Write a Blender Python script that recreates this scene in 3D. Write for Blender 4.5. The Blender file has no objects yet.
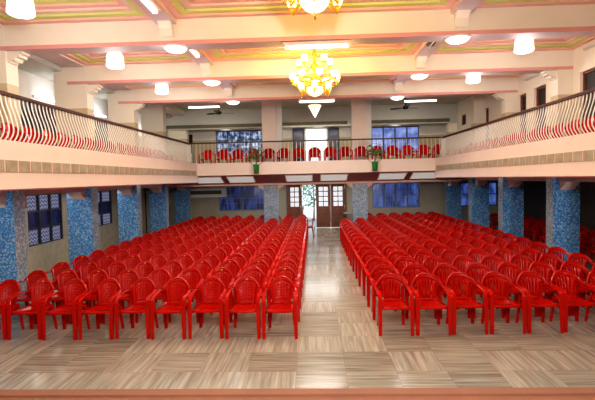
import bpy, bmesh, math, random
from mathutils import Vector, Matrix
random.seed(7)
COL = bpy.context.scene.collection
PI = math.pi

# ------------------------------------------------------------------ materials
def mat(name, col, rough=0.5, var=0.06, scale=8.0, emit=0.0, ecol=None, metal=0.0, coat=0.0, bump=0.0, spec=0.5):
    m = bpy.data.materials.new(name); m.use_nodes = True
    nt = m.node_tree; b = nt.nodes['Principled BSDF']
    tc = nt.nodes.new('ShaderNodeTexCoord')
    n = nt.nodes.new('ShaderNodeTexNoise'); n.inputs['Scale'].default_value = scale; n.inputs['Detail'].default_value = 3
    nt.links.new(tc.outputs['Object'], n.inputs['Vector'])
    r = nt.nodes.new('ShaderNodeValToRGB')
    r.color_ramp.elements[0].position = 0.3; r.color_ramp.elements[1].position = 0.7
    r.color_ramp.elements[0].color = [max(0, c*(1-var)) for c in col] + [1]
    r.color_ramp.elements[1].color = [min(1, c*(1+var)) for c in col] + [1]
    nt.links.new(n.outputs['Fac'], r.inputs['Fac'])
    nt.links.new(r.outputs['Color'], b.inputs['Base Color'])
    b.inputs['Roughness'].default_value = rough; b.inputs['Metallic'].default_value = metal
    b.inputs['Specular IOR Level'].default_value = spec
    if coat: b.inputs['Coat Weight'].default_value = coat; b.inputs['Coat Roughness'].default_value = 0.08
    if emit:
        b.inputs['Emission Strength'].default_value = emit
        b.inputs['Emission Color'].default_value = list(ecol or col) + [1]
    if bump:
        bp = nt.nodes.new('ShaderNodeBump'); bp.inputs['Strength'].default_value = bump; bp.inputs['Distance'].default_value = 0.01
        nt.links.new(n.outputs['Fac'], bp.inputs['Height']); nt.links.new(bp.outputs['Normal'], b.inputs['Normal'])
    return m

def node(nt, t, **kw):
    n = nt.nodes.new(t)
    for k, v in kw.items(): setattr(n, k, v)
    return n
def math_node(nt, op, a, b=None):
    n = node(nt, 'ShaderNodeMath', operation=op)
    for i, v in enumerate((a, b)):
        if v is None: continue
        if isinstance(v, (int, float)): n.inputs[i].default_value = v
        else: nt.links.new(v, n.inputs[i])
    return n.outputs[0]

def mosaic(name, cols, scale=26.0, rough=0.3):
    m = bpy.data.materials.new(name); m.use_nodes = True
    nt = m.node_tree; b = nt.nodes['Principled BSDF']
    tc = node(nt, 'ShaderNodeTexCoord')
    v = node(nt, 'ShaderNodeTexVoronoi'); v.inputs['Scale'].default_value = scale; v.inputs['Randomness'].default_value = 0.75
    nt.links.new(tc.outputs['Object'], v.inputs['Vector'])
    sep = node(nt, 'ShaderNodeSeparateColor'); nt.links.new(v.outputs['Color'], sep.inputs[0])
    r = node(nt, 'ShaderNodeValToRGB'); r.color_ramp.interpolation = 'CONSTANT'
    els = r.color_ramp.elements
    while len(els) < len(cols): els.new(0.5)
    for i, c in enumerate(cols):
        els[i].position = i/len(cols); els[i].color = list(c) + [1]
    nt.links.new(sep.outputs[0], r.inputs['Fac'])
    nt.links.new(r.outputs['Color'], b.inputs['Base Color'])
    b.inputs['Roughness'].default_value = rough
    return m

def floor_mat():
    m = bpy.data.materials.new('banded marble'); m.use_nodes = True
    nt = m.node_tree; b = nt.nodes['Principled BSDF']
    tc = node(nt, 'ShaderNodeTexCoord'); sep = node(nt, 'ShaderNodeSeparateXYZ')
    nt.links.new(tc.outputs['Object'], sep.inputs[0])
    T = 0.62
    x = math_node(nt, 'ADD', sep.outputs[0], 0.27); y = math_node(nt, 'ADD', sep.outputs[1], 0.1)
    ix = math_node(nt, 'FLOOR', math_node(nt, 'DIVIDE', x, T)); iy = math_node(nt, 'FLOOR', math_node(nt, 'DIVIDE', y, T))
    cid = node(nt, 'ShaderNodeCombineXYZ'); nt.links.new(ix, cid.inputs[0]); nt.links.new(iy, cid.inputs[1])
    wn = node(nt, 'ShaderNodeTexWhiteNoise', noise_dimensions='2D'); nt.links.new(cid.outputs[0], wn.inputs['Vector'])
    par = math_node(nt, 'GREATER_THAN', wn.outputs['Value'], 0.52)
    def streak(sx, sy):
        c = node(nt, 'ShaderNodeCombineXYZ')
        nt.links.new(math_node(nt, 'MULTIPLY', x, sx), c.inputs[0]); nt.links.new(math_node(nt, 'MULTIPLY', y, sy), c.inputs[1])
        nt.links.new(math_node(nt, 'MULTIPLY', wn.outputs['Value'], 37.0), c.inputs[2])
        n = node(nt, 'ShaderNodeTexNoise'); n.inputs['Scale'].default_value = 1; n.inputs['Detail'].default_value = 4
        n.inputs['Distortion'].default_value = 0.4
        nt.links.new(c.outputs[0], n.inputs['Vector']); return n.outputs['Fac']
    a, c2 = streak(1.2, 26), streak(26, 1.2)
    mx = node(nt, 'ShaderNodeMix'); nt.links.new(par, mx.inputs[0]); nt.links.new(a, mx.inputs[2]); nt.links.new(c2, mx.inputs[3])
    fac = math_node(nt, 'ADD', mx.outputs[0], math_node(nt, 'MULTIPLY', math_node(nt, 'SUBTRACT', wn.outputs['Value'], 0.5), 0.22))
    r = node(nt, 'ShaderNodeValToRGB'); e = r.color_ramp.elements
    e[0].position = 0.2; e[0].color = (0.18, 0.155, 0.12, 1); e[1].position = 0.8; e[1].color = (0.54, 0.51, 0.44, 1)
    k = e.new(0.5); k.color = (0.36, 0.33, 0.275, 1)
    nt.links.new(fac, r.inputs['Fac'])
    # joints
    fx = math_node(nt, 'ABSOLUTE', math_node(nt, 'SUBTRACT', math_node(nt, 'FRACT', math_node(nt, 'DIVIDE', x, T)), 0.5))
    fy = math_node(nt, 'ABSOLUTE', math_node(nt, 'SUBTRACT', math_node(nt, 'FRACT', math_node(nt, 'DIVIDE', y, T)), 0.5))
    j = math_node(nt, 'GREATER_THAN', math_node(nt, 'MAXIMUM', fx, fy), 0.494)
    m2 = node(nt, 'ShaderNodeMix', data_type='RGBA'); nt.links.new(math_node(nt, 'MULTIPLY', j, 0.35), m2.inputs[0])
    nt.links.new(r.outputs['Color'], m2.inputs[6]); m2.inputs[7].default_value = (0.2, 0.14, 0.1, 1)
    nt.links.new(m2.outputs[2], b.inputs['Base Color'])
    b.inputs['Roughness'].default_value = 0.17
    b.inputs['Specular IOR Level'].default_value = 0.55
    return m

def glass_pane(name, dark, light, strength, scale=3.0, lo=0.4, hi=0.65, stretch=(1, 1, 1)):
    m = bpy.data.materials.new(name); m.use_nodes = True
    nt = m.node_tree; b = nt.nodes['Principled BSDF']
    tc = node(nt, 'ShaderNodeTexCoord'); mp = node(nt, 'ShaderNodeMapping'); mp.inputs['Scale'].default_value = stretch
    nt.links.new(tc.outputs['Object'], mp.inputs[0])
    n = node(nt, 'ShaderNodeTexNoise'); n.inputs['Scale'].default_value = scale; n.inputs['Detail'].default_value = 5
    nt.links.new(mp.outputs[0], n.inputs['Vector'])
    r = node(nt, 'ShaderNodeValToRGB'); e = r.color_ramp.elements
    e[0].position = lo; e[0].color = list(dark)+[1]; e[1].position = hi; e[1].color = list(light)+[1]
    nt.links.new(n.outputs['Fac'], r.inputs['Fac'])
    nt.links.new(r.outputs['Color'], b.inputs['Emission Color']); b.inputs['Emission Strength'].default_value = strength  # daylight behind the glass is painted as noisy emission
    b.inputs['Base Color'].default_value = (0.02, 0.03, 0.06, 1); b.inputs['Roughness'].default_value = 0.15
    return m

def lattice_pane(name):
    m = bpy.data.materials.new(name); m.use_nodes = True
    nt = m.node_tree; b = nt.nodes['Principled BSDF']
    tc = node(nt, 'ShaderNodeTexCoord'); sep = node(nt, 'ShaderNodeSeparateXYZ'); nt.links.new(tc.outputs['Object'], sep.inputs[0])
    # interlaced wavy ironwork pattern; daylight behind it painted as emission
    s = math_node(nt, 'SINE', math_node(nt, 'MULTIPLY', sep.outputs[1], 48.0))
    t = math_node(nt, 'SINE', math_node(nt, 'ADD', math_node(nt, 'MULTIPLY', sep.outputs[2], 60.0), math_node(nt, 'MULTIPLY', s, 1.6)))
    r = node(nt, 'ShaderNodeValToRGB'); e = r.color_ramp.elements
    e[0].position = 0.15; e[0].color = (0.02, 0.02, 0.06, 1); e[1].position = 0.75; e[1].color = (0.42, 0.44, 0.66, 1)
    nt.links.new(math_node(nt, 'ADD', math_node(nt, 'MULTIPLY', t, 0.5), 0.5), r.inputs['Fac'])
    nt.links.new(r.outputs['Color'], b.inputs['Emission Color']); b.inputs['Emission Strength'].default_value = 0.5
    b.inputs['Base Color'].default_value = (0.03, 0.03, 0.06, 1)
    return m

M = {}
M['red'] = mat('red plastic', (0.47, 0.005, 0.001), 0.13, 0.05, 3, spec=0.24)
M['sticker'] = mat('yellow label', (0.72, 0.40, 0.03), 0.5)
M['floor'] = floor_mat()
M['stage'] = mat('terracotta stage', (0.26, 0.105, 0.06), 0.7, 0.05, 4)
M['cream'] = mat('cream paint', (0.80, 0.72, 0.61), 0.6, 0.025, 2)
M['fascia'] = mat('pink cream paint', (0.86, 0.71, 0.62), 0.5, 0.02, 2)
M['pink'] = mat('pink paint', (0.70, 0.32, 0.29), 0.55, 0.03, 3)
M['bandpink'] = mat('light pink paint', (0.82, 0.47, 0.40), 0.55, 0.03, 3)
M['green'] = mat('green paint', (0.62, 0.66, 0.22), 0.55, 0.03, 3)
M['palepink'] = mat('pale pink paint', (0.80, 0.56, 0.48), 0.55, 0.03, 3)
M['tan'] = mat('tan dado', (0.56, 0.46, 0.29), 0.55, 0.05, 3)
M['white'] = mat('white paint', (0.78, 0.76, 0.73), 0.5, 0.03, 3)
M['greyceil'] = mat('grey ceiling paint', (0.50, 0.49, 0.45), 0.7, 0.04, 2)
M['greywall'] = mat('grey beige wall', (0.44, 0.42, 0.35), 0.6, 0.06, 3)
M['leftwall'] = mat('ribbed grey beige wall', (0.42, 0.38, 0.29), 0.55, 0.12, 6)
M['dim'] = mat('brown wall painted in shade', (0.06, 0.045, 0.035), 0.7, 0.1, 3)  # near black brown puts the side aisle's shade into the colour
M['maroon'] = mat('maroon soffit', (0.34, 0.10, 0.095), 0.5, 0.06, 4)
M['mauve'] = mat('mauve beam paint', (0.58, 0.46, 0.47), 0.6, 0.05, 4)
M['mosaic'] = mosaic('blue mosaic', [(0.06,0.20,0.56),(0.10,0.33,0.72),(0.05,0.24,0.56),(0.20,0.46,0.78),(0.06,0.15,0.48),(0.12,0.38,0.62),(0.42,0.60,0.80)], 38.0)
M['mosaic_grey'] = mosaic('grey mosaic', [(0.26,0.36,0.47),(0.18,0.26,0.38),(0.36,0.45,0.54),(0.22,0.32,0.45),(0.46,0.53,0.58),(0.14,0.21,0.34)], 30.0)
M['plaster'] = mat('white pink plaster', (0.80, 0.68, 0.66), 0.6, 0.05, 6)
M['railwood'] = mat('dark brown rail', (0.07, 0.022, 0.014), 0.6, 0.2, 10, spec=0.25)
M['baluster'] = mat('ivory baluster', (0.86, 0.82, 0.76), 0.4, 0.03, 5)
M['vent'] = mat('khaki vent grille', (0.40, 0.34, 0.24), 0.5, 0.18, 5)
M['dark'] = mat('painted dark interior', (0.018, 0.014, 0.014), 0.5, 0.2, 5)
M['darkvent'] = mat('dark vent strip', (0.12, 0.10, 0.06), 0.6, 0.3, 12)
M['wood'] = mat('dark red wood', (0.20, 0.06, 0.028), 0.35, 0.35, 7)
M['doorpane'] = mat('door pane with painted daylight', (0.7, 0.75, 0.8), 0.2, 0.15, 6, emit=0.55, ecol=(0.85, 0.92, 1.0))  # daylight through the door glass painted as emission
M['brass'] = mat('brass', (0.7, 0.45, 0.12), 0.3, 0.1, 8, metal=0.9)
M['gold'] = mat('gold chandelier metal', (0.95, 0.56, 0.08), 0.25, 0.1, 10, metal=0.75, emit=0.25, ecol=(1.0, 0.5, 0.04))  # metal emits a little, lamplight painted onto it
M['shade'] = mat('glowing glass shade', (1, 0.95, 0.8), 0.3, 0.02, 5, emit=1.05, ecol=(1.0, 0.84, 0.48))
M['crystal'] = mat('lit crystal', (0.95, 0.95, 0.85), 0.15, 0.1, 20, emit=1.5, ecol=(1.0, 0.96, 0.75))
M['lampwhite'] = mat('glowing white lamp', (1, 1, 1), 0.4, 0.01, 5, emit=3.0, ecol=(1.0, 0.98, 1.0))
M['tube'] = mat('glowing tube', (1, 1, 1), 0.4, 0.01, 5, emit=5.0, ecol=(0.97, 0.98, 1.0))
M['panel'] = mat('frosted light panel', (0.8, 0.8, 0.76), 0.4, 0.04, 6, emit=0.32, ecol=(0.9, 0.95, 0.9))
M['metalwhite'] = mat('white fixture metal', (0.7, 0.66, 0.62), 0.4, 0.04, 6)
M['black'] = mat('black metal', (0.02, 0.02, 0.02), 0.4, 0.2, 8)
M['frame_dark'] = mat('dark window frame', (0.03, 0.03, 0.045), 0.4, 0.2, 8)
M['frame_grey'] = mat('grey blue window frame', (0.22, 0.25, 0.36), 0.4, 0.1, 8)
M['bluepane'] = glass_pane('blue pane with painted daylight', (0.004, 0.006, 0.035), (0.06, 0.12, 0.50), 0.45, 3.2, 0.42, 0.66, (1.6, 1, .6))
M['bluepane2'] = glass_pane('bright blue pane', (0.02, 0.04, 0.20), (0.16, 0.28, 0.80), 0.55, 2.6, 0.38, 0.7, (1.4, 1, .7))
M['leafpane'] = glass_pane('pane with painted leafy daylight', (0.02, 0.05, 0.16), (0.62, 0.74, 1.0), 0.75, 5.5, 0.42, 0.62)
M['palebluepane'] = glass_pane('pale blue painted daylight pane', (0.10, 0.15, 0.42), (0.36, 0.46, 0.9), 0.8, 2.5, 0.35, 0.7)
M['whitepane'] = glass_pane('white painted daylight sheet', (0.75, 0.85, 0.95), (1, 1, 1), 1.15, 2.0, 0.3, 0.6)
M['navypane'] = mat('navy pane', (0.015, 0.018, 0.07), 0.2, 0.3, 6, emit=0.05, ecol=(0.05, 0.06, 0.35))  # faint blue glow painted into the pane
M['lattice'] = lattice_pane('ornamental lattice pane')
M['pot'] = mat('green glazed pot', (0.03, 0.22, 0.05), 0.25, 0.3, 10)
M['leaf'] = mat('palm leaf', (0.06, 0.14, 0.03), 0.5, 0.4, 12)
M['stem'] = mat('brown stem', (0.10, 0.06, 0.03), 0.6, 0.3, 12)
M['acwhite'] = mat('air conditioner white', (0.85, 0.85, 0.84), 0.45, 0.03, 6)
M['boxbrown'] = mat('varnished box', (0.16, 0.06, 0.02), 0.4, 0.3, 9)
M['boxorange'] = mat('orange panel', (0.5, 0.16, 0.03), 0.4, 0.2, 9)
M['desk'] = mat('grey desk top', (0.42, 0.42, 0.38), 0.5, 0.1, 8)
M['outground'] = mat('pale outdoor paving', (0.55, 0.55, 0.52), 0.8, 0.1, 2)
M['outwall'] = mat('pale outdoor wall', (0.75, 0.8, 0.85), 0.8, 0.08, 2)
M['shrubleaf'] = mat('sunlit leaf', (0.10, 0.30, 0.06), 0.5, 0.5, 6)

# ------------------------------------------------------------------ mesh helper
class MB:
    def __init__(self): self.v = []; self.f = []; self.mi = []; self.sm = []; self.ms = []
    def m(self, material):
        if material not in self.ms: self.ms.append(material)
        return self.ms.index(material)
    def face(self, pts, material, smooth=False):
        i = len(self.v); self.v += [tuple(p) for p in pts]; self.f.append(tuple(range(i, i+len(pts))))
        self.mi.append(self.m(material)); self.sm.append(smooth)
    def mesh(self, verts, faces, material, smooth=False):
        i = len(self.v); self.v += [tuple(p) for p in verts]; k = self.m(material)
        for f in faces: self.f.append(tuple(i+j for j in f)); self.mi.append(k); self.sm.append(smooth)
    def box(self, a, b, material, mats=None):
        x0, y0, z0 = a; x1, y1, z1 = b
        vs = [(x0,y0,z0),(x1,y0,z0),(x1,y1,z0),(x0,y1,z0),(x0,y0,z1),(x1,y0,z1),(x1,y1,z1),(x0,y1,z1)]
        fs = {'-z':(0,3,2,1),'+z':(4,5,6,7),'-y':(0,1,5,4),'+x':(1,2,6,5),'+y':(2,3,7,6),'-x':(3,0,4,7)}
        i = len(self.v); self.v += vs
        for k, f in fs.items():
            self.f.append(tuple(i+j for j in f)); self.mi.append(self.m((mats or {}).get(k, material))); self.sm.append(False)
    def tube(self, pts, r, material, n=8, cap=True):
        pts = [Vector(p) for p in pts]; rs = r if isinstance(r, (list, tuple)) else [r]*len(pts)
        vs, fs = [], []; up = None
        for i, p in enumerate(pts):
            t = (pts[min(i+1, len(pts)-1)] - pts[max(i-1, 0)]).normalized()
            if up is None: up = Vector((0,0,1)) if abs(t.z) < 0.9 else Vector((1,0,0))
            s = t.cross(up).normalized(); up = s.cross(t).normalized()
            for k in range(n):
                a = 2*PI*k/n; vs.append(p + (s*math.cos(a) + up*math.sin(a))*rs[i])
        for i in range(len(pts)-1):
            for k in range(n):
                fs.append((i*n+k, i*n+(k+1)%n, (i+1)*n+(k+1)%n, (i+1)*n+k))
        if cap: fs.append(tuple(range(n-1,-1,-1))); fs.append(tuple((len(pts)-1)*n+k for k in range(n)))
        self.mesh(vs, fs, material, True)
    def lathe(self, prof, material, c=(0,0,0), n=20, smooth=True):
        vs, fs = [], []
        for (r, z) in prof:
            for k in range(n):
                a = 2*PI*k/n; vs.append((c[0]+r*math.cos(a), c[1]+r*math.sin(a), c[2]+z))
        for i in range(len(prof)-1):
            for k in range(n): fs.append((i*n+k, i*n+(k+1)%n, (i+1)*n+(k+1)%n, (i+1)*n+k))
        self.mesh(vs, fs, material, smooth)
    def strip(self, pts, wid, thk, material, side=(1,0,0)):
        """box section swept along pts; wid along the side vector (per point), thk across it"""
        pts = [Vector(p) for p in pts]; S = Vector(side).normalized(); vs, fs = [], []
        N = len(pts); wid = wid if isinstance(wid, (list, tuple)) else [wid]*N; thk = thk if isinstance(thk, (list, tuple)) else [thk]*N
        for i, p in enumerate(pts):
            t = (pts[min(i+1, N-1)] - pts[max(i-1, 0)]).normalized()
            s = (S - t*S.dot(t)).normalized(); n = t.cross(s).normalized()
            a, b = s*wid[i]/2, n*thk[i]/2
            vs += [p-a-b, p+a-b, p+a+b, p-a+b]
        for i in range(N-1):
            for k in range(4): fs.append((i*4+k, i*4+(k+1)%4, i*4+4+(k+1)%4, i*4+4+k))
        fs.append((3,2,1,0)); fs.append(tuple((N-1)*4+k for k in range(4)))
        self.mesh(vs, fs, material)
    def prism(self, poly, axis, a, b, material):
        """poly: 2D outline; axis 'x' -> (a|b, p0, p1); 'y' -> (p0, a|b, p1)"""
        g = (lambda p, t: (t, p[0], p[1])) if axis == 'x' else ((lambda p, t: (p[0], t, p[1])) if axis == 'y' else (lambda p, t: (p[0], p[1], t)))
        n = len(poly); vs = [g(p, a) for p in poly] + [g(p, b) for p in poly]
        fs = [tuple(range(n)), tuple(range(2*n-1, n-1, -1))] + [(i, (i+1)%n, n+(i+1)%n, n+i) for i in range(n)]
        self.mesh(vs, fs, material)
    def data(self, name, solid=0.0, weld=False, bevel=0.0):
        me = bpy.data.meshes.new(name); me.from_pydata(self.v, [], self.f)
        for mm in self.ms: me.materials.append(mm)
        for p, k, s in zip(me.polygons, self.mi, self.sm): p.material_index = k; p.use_smooth = s
        bm = bmesh.new(); bm.from_mesh(me)
        if weld: bmesh.ops.remove_doubles(bm, verts=bm.verts, dist=0.0004)
        bmesh.ops.recalc_face_normals(bm, faces=bm.faces)
        if solid: bmesh.ops.solidify(bm, geom=bm.faces[:], thickness=solid)
        if bevel: bmesh.ops.bevel(bm, geom=bm.edges[:], offset=bevel, segments=2, affect='EDGES', profile=0.6)
        bm.to_mesh(me); bm.free(); return me
    def build(self, name, parent=None, **kw):
        return link(name, self.data(name, **kw), parent)

def link(name, data, parent=None, loc=None):
    o = bpy.data.objects.new(name, data); COL.objects.link(o)
    if parent: o.parent = parent
    if loc: o.location = loc
    return o
def tag(o, label=None, cat=None, group=None, kind=None):
    if label: o['label'] = label
    if cat: o['category'] = cat
    if group: o['group'] = group
    if kind: o['kind'] = kind
    return o
KIDS = {}
def empty(name, loc=(0,0,0), rz=0.0):
    o = bpy.data.objects.new(name, None); COL.objects.link(o); o.location = loc; o.rotation_euler = (0,0,rz)
    o.empty_display_size = 0.1
    return o
def struct(o): o['kind'] = 'structure'; return o
def copy_tree(o, parent=None, top=True):
    c = o.copy(); COL.objects.link(c)
    if parent: c.parent = parent
    for ch in CHILD.get(o.name, []): copy_tree(ch, c, False)
    return c
CHILD = {}
def register(root):
    for o in list(COL.objects):
        if o.parent: CHILD.setdefault(o.parent.name, [])
    def rec(o):
        CHILD[o.name] = [x for x in COL.objects if x.parent == o]
        for x in CHILD[o.name]: rec(x)
    rec(root)

ORD = ['first','second','third','fourth','fifth','sixth','seventh','eighth','ninth','tenth','eleventh','twelfth','thirteenth','fourteenth',
       'fifteenth','sixteenth','seventeenth','eighteenth','nineteenth','twentieth']

# ------------------------------------------------------------------ layout numbers (metres)
XL, XR = -5.80, 5.98           # inner faces of the pillars
FL, FR = -4.60, 4.70           # balcony fascias
WL = -7.30                     # left wall
WRU, WRL = 6.45, 8.80          # right wall upstairs / downstairs
YB = 21.60                     # back wall
PY = [5.35, 8.37, 11.40, 14.40, 17.20, 20.40]   # pillar front faces
PD = 0.34
ZB = 4.96                      # underside of the cross beams
ZC = 5.50
ZF0, ZF1 = 2.35, 3.09
DADO = 4.35

def wall_holes(mb, plane, pos, thick, u0, u1, z0, z1, holes, material, band=None):
    """wall with rectangular openings; plane 'y' (runs along x) or 'x' (runs along y)"""
    us = sorted({u0, u1} | {h[0] for h in holes} | {h[1] for h in holes}); zs = sorted({z0, z1} | {h[2] for h in holes} | {h[3] for h in holes} | ({band[0]} if band else set()))
    for a, b in zip(us, us[1:]):
        for c, d in zip(zs, zs[1:]):
            um, zm = (a+b)/2, (c+d)/2
            if any(h[0] < um < h[1] and h[2] < zm < h[3] for h in holes): continue
            mm = band[1] if band and zm < band[0] else material
            if plane == 'y': mb.box((a, pos, c), (b, pos+thick, d), mm)
            else: mb.box((pos, a, c), (pos+thick, b, d), mm)

# ---- floor, stage, walls
mb = MB(); mb.box((-7.6, -1.5, -0.1), (9.1, 21.9, 0), M['floor']); struct(mb.build('floor'))
mb = MB(); mb.box((-7.28, -1.48, 0.0), (8.78, 3.16, 0.87), M['stage']); mb.box((-7.28, 3.1, 0.82), (8.78, 3.19, 0.885), M['stage'])
struct(mb.build('floor_stage'))
DOOR = (-1.36, 1.56, 0.0, 2.16)
WBL = (-4.65, -2.42, 0.90, 2.12); WBR = (2.80, 5.06, 0.90, 2.12); WBX = (6.75, 8.72, 0.90, 2.05)
UWL = (-4.72, -2.46, 3.55, 4.80); UWR = (2.80, 5.05, 3.55, 4.80); UDR = (-0.42, 0.70, 2.98, 4.84)
mb = MB()
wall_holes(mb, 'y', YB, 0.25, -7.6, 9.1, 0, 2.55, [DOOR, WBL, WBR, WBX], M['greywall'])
wall_holes(mb, 'y', YB, 0.25, -7.6, 9.1, 2.55, 5.8, [UWL, UWR, UDR], M['white'], band=(DADO, M['tan']))
struct(mb.build('wall_back'))
LW1 = (11.05, 12.62, 0.82, 2.14); LW2 = (14.35, 15.80, 0.95, 2.13)
LU1 = (11.0, 12.55, 3.0, 4.60); LU2 = (14.45, 15.75, 3.0, 4.55)
mb = MB()
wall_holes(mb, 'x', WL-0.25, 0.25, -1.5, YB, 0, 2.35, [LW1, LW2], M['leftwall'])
wall_holes(mb, 'x', WL-0.25, 0.25, -1.5, YB, 2.35, 5.8, [LU1, LU2], M['white'], band=(DADO, M['tan']))
struct(mb.build('wall_left'))
RW = (12.6, 14.2, 0.85, 2.0)
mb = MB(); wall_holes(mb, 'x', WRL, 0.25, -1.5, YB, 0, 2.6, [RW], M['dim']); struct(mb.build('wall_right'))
RUD = [(9.9, 11.12, 2.7, 4.81), (12.70, 13.38, 2.7, 4.88), (13.85, 14.38, 2.7, 4.85), (16.75, 17.18, 2.7, 4.88), (19.2, 19.9, 4.55, 5.0)]
mb = MB(); wall_holes(mb, 'x', WRU, 0.3, -1.5, YB, 2.6, 5.8, RUD, M['cream'], band=(DADO, M['tan'])); struct(mb.build('wall_right_upper'))
mb = MB(); mb.box((-7.6, -1.75, 0), (9.1, -1.5, 5.8), M['cream']); struct(mb.build('wall_front'))
# ---- ceiling slab
mb = MB()
mb.box((-7.6, -1.75, 5.95), (9.1, 21.9, 6.05), M['greyceil'])
mb.box((-7.29, -1.49, 5.30), (XL-0.62, YB, 5.40), M['greyceil'])
mb.box((XL-0.6, PY[3]+0.4, 5.62), (WRU-0.01, YB-0.01, 5.70), M['greyceil'])
struct(mb.build('ceiling'))
# ---- coffers: stepped coloured rings
BANDS = ['bandpink', 'green', 'palepink', 'bandpink', 'green', 'bandpink', 'green']
def coffer(n, x0, x1, y0, y1):
    mb = MB(); z = 5.43; w, h = 0.125, 0.040
    for i, b in enumerate(BANDS):
        X0, X1, Y0, Y1 = x0+i*w, x1-i*w, y0+i*w, y1-i*w
        a, c, d, e = X0+w, X1-w, Y0+w, Y1-w
        o = [(X0,Y0),(X1,Y0),(X1,Y1),(X0,Y1)]; q = [(a,d),(c,d),(c,e),(a,e)]
        for k in range(4):
            j = (k+1) % 4
            mb.face([o[k]+(z,), o[j]+(z,), q[j]+(z,), q[k]+(z,)], M[b])
            mb.face([q[k]+(z,), q[j]+(z,), q[j]+(z+h,), q[k]+(z+h,)], M[b])
        z += h
    m_ = (len(BANDS))*w
    mb.face([(x0+m_,y0+m_,z),(x1-m_,y0+m_,z),(x1-m_,y1-m_,z),(x0+m_,y1-m_,z)], M['palepink'])
    struct(mb.build('trim_%d' % n))
LB = [(-2.86, -2.50), (2.54, 2.90)]
xs = [(XL-0.02, LB[0][0]), (LB[0][1], LB[1][0]), (LB[1][1], WRU)]
ys = [(PY[0]+PD, PY[1]), (PY[1]+PD, PY[2]), (PY[2]+PD, PY[3])]
n = 0
for (a, b) in xs:
    for (c, d) in ys: n += 1; coffer(n, a, b, c, d)
# ---- cross beams
def beam(n, y, right):
    mb = MB(); x0, x1 = XL-0.5, right
    mb.box((x0, y, ZB+0.075), (x1, y+PD, 5.94), M['cream'])
    mb.box((x0, y-0.02, ZB), (x1, y+PD+0.02, ZB+0.075), M['pink'], {'-z': M['mauve']})
    struct(mb.build('trim_%d' % n))
for i, y in enumerate(PY[:4]): beam(20+i, y, WRU-0.01 if i < 3 else WRU-0.01)
# ---- longitudinal beams with brackets where they meet the cross beams
for i, (a, b) in enumerate(LB):
    mb = MB()
    for (c, d) in ys:
        mb.box((a, c+0.001, 5.34), (b, d-0.001, 5.93), M['palepink'], {'-z': M['mauve']})
        mb.prism([(d, 5.09), (d-0.07, 5.10), (d-0.09, 5.24), (d-0.14, 5.29), (d-0.20, 5.34), (d, 5.34)], 'x', a+0.06, b-0.06, M['cream'])
    struct(mb.build('trim_%d' % (30+i)))
mb = MB(); mb.box((XL-0.60, -1.4, 5.40), (XL-0.03, YB-0.02, 5.93), M['cream'], {'-z': M['mauve']}); struct(mb.build('trim_32'))
# back cross beam upstairs with the dark vent strip
mb = MB(); mb.box((-7.28, 20.30, 4.74), (WRU-0.02, 20.42, 5.63), M['greyceil'])
for a, b in ((-6.9, -2.15), (-2.05, 1.55), (1.9, 6.1)): mb.box((a, 20.27, 4.80), (b, 20.30, 4.95), M['darkvent'])
struct(mb.build('trim_33'))

# ---- balconies
mb = MB()
mb.box((WL, -1.4, 2.36), (FL-0.12, YB, 2.75), M['greyceil'], {'+z': M['tan']})          # left gallery slab
struct(mb.build('floor_gallery_left'))
mb = MB(); mb.box((FR+0.12, -1.4, 2.36), (WRL-0.01, YB, 2.75), M['greyceil'], {'+z': M['tan'], '-z': M['dim']}); struct(mb.build('floor_gallery_right'))  # underside painted dark for the shade below
mb = MB(); mb.box((FL-0.11, 17.62, 2.66), (FR+0.11, YB-0.01, 2.86), M['greyceil'], {'+z': M['tan']}); struct(mb.build('floor_gallery_back'))
def fascia(name, x, s):
    mb = MB(); xo = x - s*0.12
    y1 = 17.62
    mb.box((min(x, xo), -1.4, ZF0), (max(x, xo), y1, ZF1), M['fascia'])
    mb.box((min(xo, x-s*0.43), -1.4, ZF1-0.10), (max(xo, x-s*0.43), y1+.28, ZF1), M['fascia'])
    mb.box((min(x-s*.01, x-s*0.6), -1.4, ZF0-0.02), (max(x-s*.01, x-s*0.6), y1, ZF0-0.001), M['maroon'])
    struct(mb.build(name))
fascia('wall_balcony_left', FL, 1)
fascia('wall_balcony_right', FR, -1)
mb = MB()
mb.box((FL+0.002, 17.50, 2.60), (FR-0.002, 17.62, 3.09), M['fascia'])
mb.box((FL-0.1, 17.62, 2.995), (FR+0.1, 17.95, 3.085), M['fascia'])
mb.prism([(17.50, 2.60), (17.62, 2.60), (18.60, 2.27), (18.60, 2.24)], 'x', FL-1.2, FR+1.3, M['maroon'])
struct(mb.build('wall_balcony_back'))
mb = MB(); mb.box((XL-0.3, 18.60, 2.16), (XR+0.3, 18.95, 2.66), M['palepink']); struct(mb.build('trim_40'))
mb = MB(); mb.box((XL-0.3, 18.96, 2.36), (XR+0.3, YB-0.01, 2.44), M['greyceil']); struct(mb.build('ceiling_rear'))
# vent strips on the side fascias
def vents(name, x, s):
    t = empty(name, (x, 0, 2.6)); mbx = MB()
    y = 5.0
    while y < 17.3:
        mbx.box((min(0, s*0.02), y, 0.0), (max(0, s*0.02), y+0.26, 0.18), M['vent'])
        mbx.box((min(0, s*0.012), y+0.26, 0.0), (max(0, s*0.012), y+0.30, 0.18), M['palepink'])
        y += 0.30
    o = mbx.build(name + '_'); bpy.data.objects.remove(t); o.location = (x, 0, 2.61); o.name = name; struct(o)
vents('trim_41', FL, 1); vents('trim_42', FR, -1)
# beams along the pillar lines under the galleries
for n_, x in ((43, -6.12), (44, 6.30)):
    mb = MB(); mb.box((x-0.2, -1.4, 2.20), (x+0.2, YB-0.02, 2.37), M['mauve']); struct(mb.build('trim_%d' % n_))

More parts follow.
